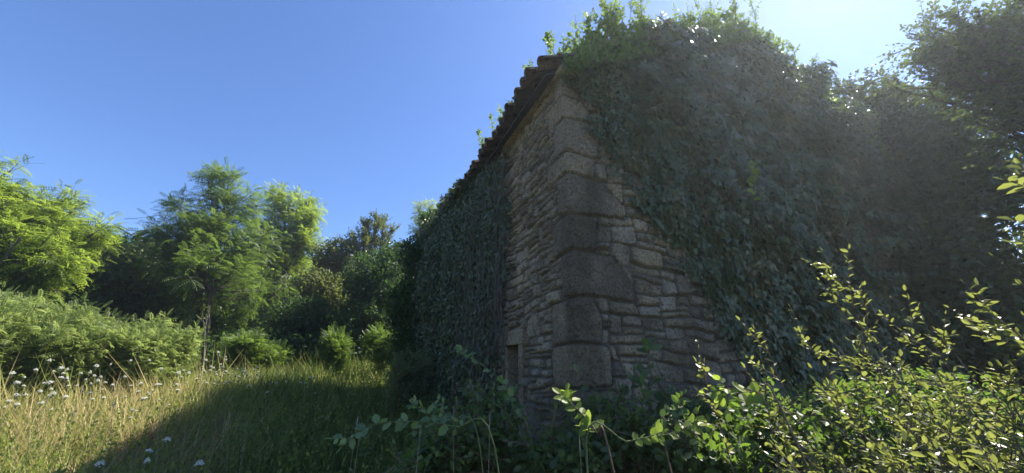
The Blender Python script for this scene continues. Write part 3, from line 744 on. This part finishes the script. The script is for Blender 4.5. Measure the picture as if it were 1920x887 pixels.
# bright feathery saplings at the left, in the sun
SG = "feathery saplings in the sunny meadow"
for lab, px, h, lbs in [
    ("tallest feathery bright green sapling clump at the left edge of the meadow", 20, 11, [lobe(0, 605, 11.5, 80, 34), lobe(75, 612, 11, 55, 30), lobe(-60, 640, 11, 90, 50), lobe(30, 660, 11, 100, 32)]),
    ("feathery sapling clump with pointed shoots second from the left edge", 170, 11, [lobe(145, 625, 11.5, 50, 24), lobe(180, 655, 11, 60, 34), lobe(120, 665, 11, 70, 30)]),
    ("feathery sapling clump ending the row beside the dark tree trunk", 300, 11, [lobe(270, 640, 11.5, 45, 22), lobe(315, 660, 11.2, 42, 28), lobe(250, 672, 11, 60, 28)])]:
    plant("locust_sapling", lab, "shrub", ground_at(px, h), lbs, PIN, .20, M['young'], smat=M['greenstem'], nl=110, ns=4, nt=4, lpt=5, twig=.32, up=.7,
          trunk_r=.03, group=SG, names=("stems", "foliage"), leafdroop=.1, ang=.6, sub=.4)
SG2 = "feathery seedlings in the shade below the thicket"
for lab, px, h, lbs in [
    ("shaded feathery seedling right of the dark tree trunk", 450, 13, [lobe(455, 655, 13, 40, 22), lobe(500, 668, 13, 36, 16)]),
    ("small feathery seedling alone in front of the thicket", 625, 12.5, [lobe(625, 655, 12.5, 24, 20)]),
    ("bluish green feathery seedling tall against the thicket beside the wall", 740, 12, [lobe(770, 625, 12, 34, 34), lobe(720, 645, 12, 34, 22)]) ]:
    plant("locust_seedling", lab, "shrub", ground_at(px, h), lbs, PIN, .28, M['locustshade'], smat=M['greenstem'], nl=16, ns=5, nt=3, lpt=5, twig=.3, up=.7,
          trunk_r=.02, group=SG2, names=("stems", "foliage"), ang=.6, sub=.35)
def bare_sapling():
    b = ground_at(385, 11.8); top = at(394, 572, 11.9)
    f = b*.45+top*.55
    P = [path(b[None], f[None], np.array([[.03, 0, 0]]), 8), path(f[None], top[None], np.array([[-.04, 0, 0]]), 8), path(f[None], at(378, 582, 11.7)[None], np.array([[.03, 0, 0]]), 8)]
    e = empty("bare_sapling", b, "thin forked nearly bare sapling before the dark gap right of the feathery saplings", "sapling")
    tw = children(np.concatenate(P[1:]), 6, .3, 1, .6, .22, up=.4)
    V, F = merge([tubes(P[0], np.linspace(.035, .024, 8)[None], 6), tubes(P[1], np.linspace(.02, .008, 8)[None], 5), tubes(P[2], np.linspace(.016, .006, 8)[None], 5), tubes(tw, np.full((len(tw), 5), .004), 3)])
    mesh("trunk", V, F, M['bark'], e, smooth=True)
    V, F, t = leaves_on(tw, 4, .5, OV, .06); mesh("leaves", V, F, M['olive'], e, dict(tint=t))
bare_sapling()
plant("round_bush", "small round sunlit yellowish bush in the shaded grass near the wall", "bush", ground_at(762, 7.6),
      [lobe(762, 690, 7.6, 38, 30)], DM, .045, M['dusty'], smat=M['twig'], nl=30, ns=8, nt=6, lpt=8, twig=.2, trunk_r=.015, names=("stems", "foliage"))

# ------------------------------------------------------------------ ivy clad trees and overhanging tree right of the gable
plant("ivy_clad_tree", "dark ivy smothered tree mass standing behind the right end of the gable", "tree", np.array([9.6, 8.2, .4]),
      [lobe(1600, 250, 11.5, 100, 120), lobe(1690, 260, 11.5, 110, 120), lobe(1620, 460, 11, 110, 160), lobe(1540, 300, 12, 70, 130), (np.array([9.3, 7.4, 2.6]), (2.0, 1.4, 2.6))],
      T_ivy2(), .10, M['ivy'], trunk=(9.4, 8.0, 7.0), nl=80, ns=8, nt=6, lpt=8, twig=.4, trunk_r=.2, fill=36000, leafdroop=.4, start=(.1, .95), names=("trunk", "crown"))
plant("ivy_clad_tree", "dark ivy smothered tree at the far right with sky showing through its edge", "tree", np.array([11.2, 5.6, .2]),
      [lobe(1790, 330, 10.5, 90, 170), lobe(1760, 520, 10, 110, 170), (np.array([10.6, 5.4, 2.2]), (1.6, 1.6, 2.4)), lobe(1900, 640, 9.5, 120, 130)],
      T_ivy2(), .10, M['ivy'], trunk=(11.0, 6.0, 6.0), nl=70, ns=8, nt=6, lpt=8, twig=.4, trunk_r=.16, fill=26000, leafdroop=.4, start=(.1, .95))
plant("overhanging_tree", "broadleaf tree with fine oval leaves reaching in at the upper right corner", "tree", np.array([10.5, 3.6, 0]),
      [lobe(1830, 90, 8.5, 110, 70), lobe(1900, 20, 8.5, 110, 70), lobe(1760, 150, 8.8, 80, 40), lobe(1870, 180, 8.5, 80, 45), lobe(1950, 250, 8, 70, 120), lobe(1740, 60, 9, 50, 30)],
      OV, .075, M['over'], trunk=at(1990, 60, 8.8), nl=110, ns=4, nt=4, lpt=8, twig=.5, trunk_r=.13, leafdroop=.15, start=(.3, .95), up=.05, spread=.8)

# ------------------------------------------------------------------ meadow grass and weeds
def in_house(x, y, m=.1):
    d = np.stack([x, y], -1) - C
    a = d@RD; b = d@LD
    return (a > -m) & (a < WID+m) & (b > -m) & (b < LEN+m)
def polar(n, h0, h1, a0, a1, pw=1.0):
    h = h0 + (h1-h0)*rng.random(n)**pw; a = rng.uniform(R_(a0), R_(a1), n)
    return np.sin(a)*h, np.cos(a)*h
def grass():
    n = 190000
    x, y = polar(n, 2.0, 17, -66, 12, 1.15)
    ok = ~in_house(x, y) & ~((x > -1.0) & (y < 3.0)); x, y = x[ok], y[ok]; n = len(x)
    dist = np.hypot(x, y)
    dry = np.clip(.54 + 1.5*NZ.fbm(x*.33+5, y*.33+8, 3) + .15*(x < -3), 0, 1)  # straw patches; the extra at left paints the sunlit side yellower
    azd = np.degrees(np.arctan2(-x, y)); dry = dry*(.30 + .70*np.clip((azd-27+8*NZ.fbm(x, y, 2))/12, 0, 1))  # greener toward the house: the meadow's shade put into the grass colour
    red = NZ.fbm(x*.5+60, y*.5+60, 2)
    tint = np.clip(dry + rng.normal(0, .2, n), 0, .85); tint = np.where((red > .13) & (azd > 34) & (rng.random(n) < .5), 1.0, tint)
    H = rng.uniform(.18, .52, n)*(.8+.7*(NZ.fbm(x*.6, y*.6, 3)+.5))
    H = H*(1+.55*np.clip((dist-7)/3, 0, 1)*np.clip((-x-3)/2, 0, 1))
    H = np.where(rng.random(n) < .04, H*1.5, H)
    W = .0018 + .00075*dist*rng.uniform(.6, 1.2, n)
    z = G(x, y)
    az = rng.uniform(0, 2*np.pi, n); lean = rng.uniform(.1, .85, n)*H
    dx, dy = np.cos(az), np.sin(az)
    wx, wy = -dy, dx
    base = np.stack([x, y, z-.03], -1); wv = np.stack([wx, wy, 0*wx], -1)*W[:, None]; dv = np.stack([dx, dy, 0*dx], -1)*lean[:, None]
    up = np.zeros((n, 3)); up[:, 2] = H
    V = np.stack([base-wv, base+wv, base+up*.55+dv*.3+wv*.8, base+up*.55+dv*.3-wv*.8, base+up+dv], 1).reshape(-1, 3)
    i = (np.arange(n)*5)[:, None]
    F = [np.concatenate([i, i+1, i+2, i+3], 1), np.concatenate([i+3, i+2, i+4], 1)]
    o = mesh("meadow_grass", V, F, M['grass'], None, dict(tint=np.repeat(tint, 5)))
    tag(o, "tall green and straw coloured grass of the sloping meadow", "grass", kind="stuff")
    # leafy weeds through the grass
    n = 9500; x, y = polar(n, 2.6, 17, -64, 8, .95)
    ok = ~in_house(x, y) & ~((x > -.8) & (y < 3.2)); x, y = x[ok], y[ok]; n = len(x)
    P0 = np.stack([x, y, G(x, y)], -1); P1 = P0 + np.stack([rng.normal(0, .09, n), rng.normal(0, .09, n), rng.uniform(.25, .75, n)], -1)
    A = path(P0, P1, rng.normal(0, .02, (n, 3)), 5)
    V, F, t = leaves_on(A, 16, .2, DM, .07, spread=1.1)
    sv, sq = tubes(A, np.linspace(.005, .002, 5)[None]*np.ones((n, 1)), 3)
    V, F = merge([(V, F), (sv, sq)])
    o = mesh("meadow_weeds", V, F, M['weed'], None, dict(tint=np.concatenate([t, np.full(len(sv), .3)])))
    tag(o, "leafy green weeds growing through the meadow grass", "weeds", kind="stuff")
grass()
# white umbel flowers, each a thing of its own
def umbel_proto(i):
    e = empty("umbel_flower", (0, 0, 0), "white umbel", "wildflower")
    h = .85; P = path(np.array([[0, 0, -.03]]), np.array([[.05, .02, h]]), np.array([[.03, -.02, 0]]), 8)
    parts = [tubes(P, np.linspace(.004, .002, 8)[None], 4)]
    top = P[0, -1]; k = 34; a = np.arange(k)*2.4; r = .060*np.sqrt((np.arange(k)+.5)/k)
    tips = top + np.stack([np.cos(a)*r, np.sin(a)*r, .030+.012*np.cos(r*26)+rng.normal(0, .004, k)], -1)
    parts.append(tubes(path(np.repeat(top[None], k, 0)-np.array([0, 0, .01]), tips, np.zeros((k, 3))-np.array([0, 0, .003]), 4), np.full((k, 4), .0012), 3))
    V, F = merge(parts); mesh("stem", V, F, M['greenstem'], e)
    V = []; Fs = []
    for c in tips:
        b = len(V); m = 6
        V.append(c+[0, 0, .004])
        for j in range(m):
            q = j*2*math.pi/m; V.append(c+np.array([math.cos(q)*.0095, math.sin(q)*.0095, rng.normal(-.002, .002)]))
        for j in range(m): Fs.append([b, b+1+j, b+1+(j+1) % m])
    mesh("flower_head", np.array(V), np.array(Fs), M['petal'], e, dict(tint=rng.random(len(V))))
    return e
protos = [umbel_proto(i) for i in range(3)]
used = [False]*3
def put_umbel(px, py, h, label, group, sc=None):
    p = at(px, py, h); g = float(G(p[0], p[1])); sc = max(.45, min(1.5, (p[2]-g)/.885))
    k = random.randrange(3); src = protos[k]
    if used[k]:
        e = src.copy(); COL.objects.link(e)
        for ch in src.children:
            c = ch.copy(); COL.objects.link(c); c.parent = e
    else: e = src; used[k] = True
    e.location = (p[0], p[1], g); e.scale = (random.uniform(.22, .46),)*2 + (sc,); e.rotation_euler = (rng.normal(0, .14), rng.normal(0, .14), rng.uniform(0, 6.28))
    tag(e, label, "wildflower", group)
L1 = "white umbel wildflower in the dense patch beside the dark tree trunk"
L2 = "white umbel wildflower scattered among the sunlit dry grass at left"
L3 = "white umbel wildflower standing in the shaded grass before the wall"
for i in range(95):
    put_umbel(np.clip(rng.normal(425, 38), 350, 520), rng.normal(705, 15), rng.uniform(9, 11.5), L1, "umbels in the dense patch")
for i in range(85):
    put_umbel(rng.uniform(5, 350), np.clip(rng.normal(728, 32), 675, 810), rng.uniform(7, 10.3), L2, "umbels in the dry grass")
for (px, py, h) in [(290, 826, 4.2), (238, 846, 4), (310, 862, 3.6), (335, 866, 3.6), (240, 855, 4), (515, 717, 8), (530, 715, 8), (560, 717, 8), (585, 708, 8.2), (600, 706, 8.3), (592, 716, 8), (575, 725, 8), (570, 735, 7.5), (505, 735, 7), (300, 885, 3.3)]:
    put_umbel(px, py, h, L3, "umbels in the shaded grass")

# ------------------------------------------------------------------ foreground shrubs
def shoots(name, label, base, tips, leaf, lsize, lmat, smat, n1=9, l1=.22, n2=0, l2=.12, nleaf=8, r=.006, up=.35, group=None, cat="shrub", main=14, sag=.0, umin=.3, spread=1.0, face=(0,0,1)):
    base = np.asarray(base, float); tips = np.array(tips, float); n = len(tips)
    P0 = np.repeat(base[None], n, 0) + np.concatenate([rng.normal(0, .07, (n, 2)), np.zeros((n, 1))], 1)
    bend = rng.normal(0, .05, (n, 3)); bend[:, 2] = sag + rng.normal(0, .03, n)
    A = path(P0, tips, bend, 12, .006)
    ln = np.linalg.norm(tips-P0, axis=1)[:, None]
    st = [tubes(A, r*np.linspace(1, .28, 12)[None]*np.ones((n, 1)), 5)]
    B = children(A, n1, umin, .97, .75, l1, up=up)
    st.append(tubes(B, r*np.linspace(.42, .16, 5)[None]*np.ones((len(B), 1)), 4))
    lv = [leaves_on(B, nleaf, .1, leaf, lsize, spread=spread, face=face), leaves_on(A, main, umin, leaf, lsize, spread=spread, face=face)]
    if n2:
        D = children(B, n2, .2, .95, .7, l2, up=up*.6, K=4)
        st.append(tubes(D, r*np.linspace(.22, .12, 4)[None]*np.ones((len(D), 1)), 3)); lv.append(leaves_on(D, nleaf-2, .15, leaf, lsize*.95, spread=spread, face=face))
    return strip_plant(name, label, cat, base, st, lv, smat, lmat, group, "foliage", "stems")
def gp(x, y): return np.array([x, y, float(G(x, y))-.05])
tipsA = [at(*t) for t in [(1535, 462, 2.4), (1482, 575, 2.3), (1432, 632, 2.25), (1672, 552, 2.5), (1565, 560, 2.4), (1600, 610, 2.3), (1725, 585, 2.6), (1640, 640, 2.2), (1785, 652, 2.4), (1700, 690, 2.2), (1520, 690, 2.1), (1560, 640, 2.5), (1620, 700, 2.5)]]
shoots("sunlit_shrub", "sunlit small leaved shrub with tall arching shoots before the dark ivy wall", gp(1.75, 1.45), tipsA, T_narrow(), .037, M['shrub'], M['twig'], n1=12, l1=.27, n2=2, l2=.09, nleaf=7, main=30, umin=.25)
tipsB = [at(*t) for t in [(1480, 800, 1.9), (1540, 780, 1.8), (1600, 770, 1.9), (1660, 760, 2.0), (1730, 760, 1.9), (1800, 740, 2.0), (1860, 730, 2.1), (1910, 760, 2.0), (1560, 850, 1.7), (1650, 840, 1.7), (1740, 830, 1.7), (1820, 810, 1.8), (1890, 830, 1.8), (1700, 880, 1.6), (1800, 880, 1.6), (1880, 885, 1.7), (1500, 870, 1.7), (1940, 700, 2.2)]]
shoots("sunlit_shrub", "low dense sunlit shrub filling the bottom right corner", gp(1.7, 1.0), tipsB, T_narrow(), .031, M['shrub'], M['twig'], n1=15, l1=.24, n2=3, l2=.11, nleaf=8, main=20, umin=.25)
tipsC = [at(*t) for t in [(1862, 478, 2.3), (1822, 552, 2.2), (1900, 520, 2.3), (1850, 580, 2.2), (1905, 610, 2.1), (1930, 440, 2.4), (1960, 560, 2.2), (1880, 660, 2.2)]]
shoots("sunlit_shrub", "sunlit shrub with layered shoots entering at the right edge", gp(2.6, 1.0), tipsC, T_narrow(), .038, M['shrub'], M['twig'], n1=12, l1=.22, n2=2, l2=.1, nleaf=7, main=20, umin=.3)
tipsD = [at(*t) for t in [(1905, 305, 2.6), (1925, 350, 2.6), (1940, 300, 2.7)]]
shoots("orange_tipped_shrub", "tall shoots with yellow orange young leaves high at the right edge", gp(3.0, 1.35), tipsD, OV, .06, M['shrub'], M['twig'], n1=6, l1=.2, nleaf=6, main=12, umin=.6)
# arching bare-based branch
shoots("arching_branch_shrub", "single arching leafy branch in front of the ivy edge", gp(1.15, 1.6), [at(1305, 640, 2.0), at(1395, 690, 2.0), at(1440, 740, 1.95)], OV, .036, M['shrub'], M['twig'], n1=9, l1=.10, nleaf=6, main=26, umin=.45, sag=.12)
# lit sprig in the ivy
p = wp(np.array(2.55), 3.25, .55)
s0 = at(1415, 380, math.hypot(p[0], p[1])); s1 = at(1416, 306, math.hypot(p[0], p[1]))
shoots("hanging_sprig", "short bright sprig standing out of the dark ivy on the gable", s0+np.array([.0, .12, -.35]), [s1], OV, .085, M['lit'], M['twig'], n1=4, l1=.08, nleaf=4, main=18, umin=.35, r=.006, cat="sprig")
# larger leaved shoots near the camera
SE = T_serrate()
def cane(name, label, base, pts, n, size, lmat, smat, group=None, cat="shrub", start=.35, side=3, r=.004, face=(-.2, -.6, .8)):
    """a cane rooted at base, bending through the given points, leaves along its outer part"""
    W = np.array([gp(*base)] + [at(*q) for q in pts]); t = np.arange(len(W)); u = np.linspace(0, len(W)-1, 30)
    # Catmull-Rom through the points
    P = []
    for q in u:
        i = min(int(q), len(W)-2); f = q-i
        p0, p1, p2, p3 = W[max(i-1, 0)], W[i], W[i+1], W[min(i+2, len(W)-1)]
        P.append(.5*((2*p1)+(p2-p0)*f+(2*p0-5*p1+4*p2-p3)*f*f+(3*p1-p0-3*p2+p3)*f**3))
    P = np.array(P)[None]
    st = [tubes(P, np.linspace(r, r*.35, 30)[None], 6)]
    lv = [leaves_on(P, n, start, SE, size, svar=.25, face=face, spread=1.0)]
    if side:
        B = children(P, side, start, .95, .8, .09, up=.3); st.append(tubes(B, np.full((len(B), 5), r*.35), 4))
        lv.append(leaves_on(B, 4, .3, SE, size*.85, face=face))
    return strip_plant(name, label, cat, gp(*base), st, lv, smat, lmat, group, "foliage", "stem")
cane("hazel_shoot", "broad leaved shoot with glowing yellow green top leaves before the corner stones", (.55, 1.5), [(1150, 880, 1.55), (1118, 810, 1.62), (1090, 775, 1.68), (1050, 738, 1.72)], 15, .052, M['lit'], M['twig'], start=.5, side=4)
cane("hazel_shoot", "broad leaved shoot reaching left below the arching branch", (1.3, 1.5), [(1480, 800, 1.8), (1430, 742, 1.8), (1380, 728, 1.8), (1318, 738, 1.78)], 15, .052, M['lit'], M['twig'], start=.5, side=3)
cane("hazel_shoot", "small broad leaved clump between the two glowing shoots", (.8, 1.6), [(1250, 850, 1.8), (1262, 800, 1.85), (1270, 755, 1.9)], 12, .05, M['bramble'], M['twig'], start=.45, side=8)
cane("bramble_cane", "low bramble cane with ragged glowing leaves across the bottom middle", (.35, 1.2), [(1100, 870, 1.45), (1180, 828, 1.5), (1250, 815, 1.52), (1312, 798, 1.55)], 22, .042, M['lit'], M['greenstem'], group="bramble canes", start=.5, side=3)
cane("bramble_cane", "long bramble cane arching left over the shaded grass", (.1, 1.7), [(930, 850, 1.85), (850, 800, 1.9), (760, 790, 1.95), (690, 800, 1.95), (640, 840, 1.92)], 24, .056, M['dusty'], M['greenstem'], group="bramble canes", start=.42, side=3, face=(0, -.4, .9))
cane("bramble_cane", "bramble cane climbing toward the doorway", (.25, 2.2), [(1000, 850, 2.3), (965, 770, 2.35), (940, 715, 2.4), (880, 668, 2.45), (858, 655, 2.45)], 26, .058, M['dusty'], M['greenstem'], group="bramble canes", start=.35, side=4, face=(0, -.4, .9))
cane("bramble_cane", "bramble cane with small paired leaves above the long arching one", (0, 2.1), [(900, 840, 2.15), (850, 790, 2.2), (810, 770, 2.2), (770, 762, 2.2)], 20, .05, M['dusty'], M['greenstem'], group="bramble canes", start=.4, side=8, face=(0, -.4, .9))
# shaded broad leaved sapling against the corner
shoots("shaded_sapling", "pale green broad leaved sapling in shade against the corner blocks", gp(.95, 2.9), [at(1215, 640, 2.9), at(1190, 690, 2.8), at(1250, 700, 2.9), at(1165, 730, 2.8), at(1080, 690, 2.8)], SE, .08, M['bramble'], M['twig'], n1=6, l1=.18, nleaf=5, main=10, umin=.5, face=(0, -.6, .7))
# bramble thickets at the foot of the walls
for lab, bx, by, lbs in [
    ("dark bramble thicket below the doorway", -.3, 2.7, [lobe(880, 830, 2.5, 110, 60), lobe(820, 860, 2.3, 70, 45), lobe(930, 780, 2.9, 60, 50)]),
    ("dark bramble thicket at the foot of the corner stones", .5, 2.5, [lobe(1060, 860, 2.4, 110, 60), lobe(1170, 820, 2.6, 100, 60), lobe(1120, 780, 2.9, 60, 40)]),
    ("dark bramble thicket under the ivy edge behind the sunlit shrub", 1.5, 2.6, [lobe(1330, 850, 2.5, 110, 60), lobe(1420, 800, 2.8, 110, 60), lobe(1290, 790, 2.9, 70, 50)]),
    ("deep shaded undergrowth bush behind the low right shrub", 3.2, 3.0, [lobe(1600, 800, 3.4, 160, 110), lobe(1780, 800, 3.6, 160, 120)])]:
    plant("bramble_thicket", lab, "bramble", gp(bx, by), lbs, SE if bx < 3 else OV, .042, M['bramble'], smat=M['twig'], nl=36, ns=7, nt=4, lpt=6, twig=.16, sub=.22, trunk_r=.012,
          names=("stems", "foliage"), group="bramble thickets along the walls", fill=2500)
# dry stalks standing in the near grass
for i, (px0, px1, py1) in enumerate([(655, 667, 812), (690, 672, 830), (788, 787, 822), (845, 850, 790), (905, 918, 805), (1090, 1088, 850), (455, 462, 800), (120, 150, 740), (60, 85, 760), (205, 212, 765)]):
    h = 2.0 if i < 6 else 4.2
    a = at(px0, 880, h); b = at(px1, py1, h); a = np.array([a[0], a[1], float(G(a[0], a[1]))])
    P = path(a[None], b[None], rng.normal(0, .02, (1, 3)), 8)
    parts = [tubes(P, np.linspace(.0022, .001, 8)[None], 5)]
    tip = path(P[:, -1], P[:, -1]+np.array([[.0, 0, .07]]), np.zeros((1, 3)), 5)
    parts.append(tubes(tip, np.array([[.0012, .0026, .003, .002, .001]]), 6))
    V, F = merge(parts)
    o = mesh("dry_stalk", V, F, M['palebark'], None, smooth=True)
    tag(o, ["thin dry stalk leaning right at the bramble tip", "thin dry stalk leaning left at the bramble tip", "upright dry stalk left of the bramble thicket", "tall pale stalk leaning before the doorway thicket",
            "tall dry stalk rising from the doorway thicket", "short dry stalk below the corner stones", "lone dry stalk in the shaded grass", "tall brown stalk leaning in the sunny grass",
            "leftmost brown stalk in the sunny grass", "brown stalk at the edge of the shadow on the meadow"][i], "dry stalk", "dry stalks in the near grass")
# upright sprigs growing on the eave
for i, (px, py, qx, qy) in enumerate([(915, 300, 897, 245), (930, 290, 922, 218), (945, 262, 938, 208), (962, 240, 958, 205), (968, 215, 970, 172)]):
    t = np.interp(px, [905, 970], [3.1, 1.6]); b = wp(np.array(-t), ZE+.12, .15); d = math.hypot(b[0], b[1])
    s1 = at(qx, qy, d+.1)
    shoots("roof_sprig", ["leftmost leafy sprig growing on the broken eave", "tall leafy sprig second from left on the eave", "leafy sprig in the middle of the eave row",
           "short leafy sprig second from right on the eave", "highest and rightmost leafy sprig on the eave"][i], at(px, py+10, d), [s1], OV, .06, M['ivytop'], M['twig'],
           n1=12, l1=.17, nleaf=7, main=22, umin=.1, r=.006, group="sprigs growing on the eave", cat="sprig")

# ------------------------------------------------------------------ faint veil volume added to imitate lens glare toward the sun
def glare_haze():
    m, nt, n, l = newmat("glare_volume")
    p = n.new("ShaderNodeVolumePrincipled"); p.inputs["Color"].default_value = (.80, .90, 1, 1)
    p.inputs["Density"].default_value = HAZE; p.inputs["Anisotropy"].default_value = .62
    o = n.new("ShaderNodeOutputMaterial"); l.new(p.outputs[0], o.inputs["Volume"])
    zb, zt, a = -8.0, 14.0, 640.0
    V = [[x, y, z] for z in (zb, zt) for (x, y) in ((-a, -a), (a, -a), (a, a), (-a, a))]
    h = mesh("glare_haze", np.array(V), np.array([[3,2,1,0],[4,5,6,7],[0,1,5,4],[1,2,6,5],[2,3,7,6],[3,0,4,7]]), m)
    tag(h, "faint bluish veil added for the glare near the sun", "glare_haze", kind="stuff")
glare_haze()
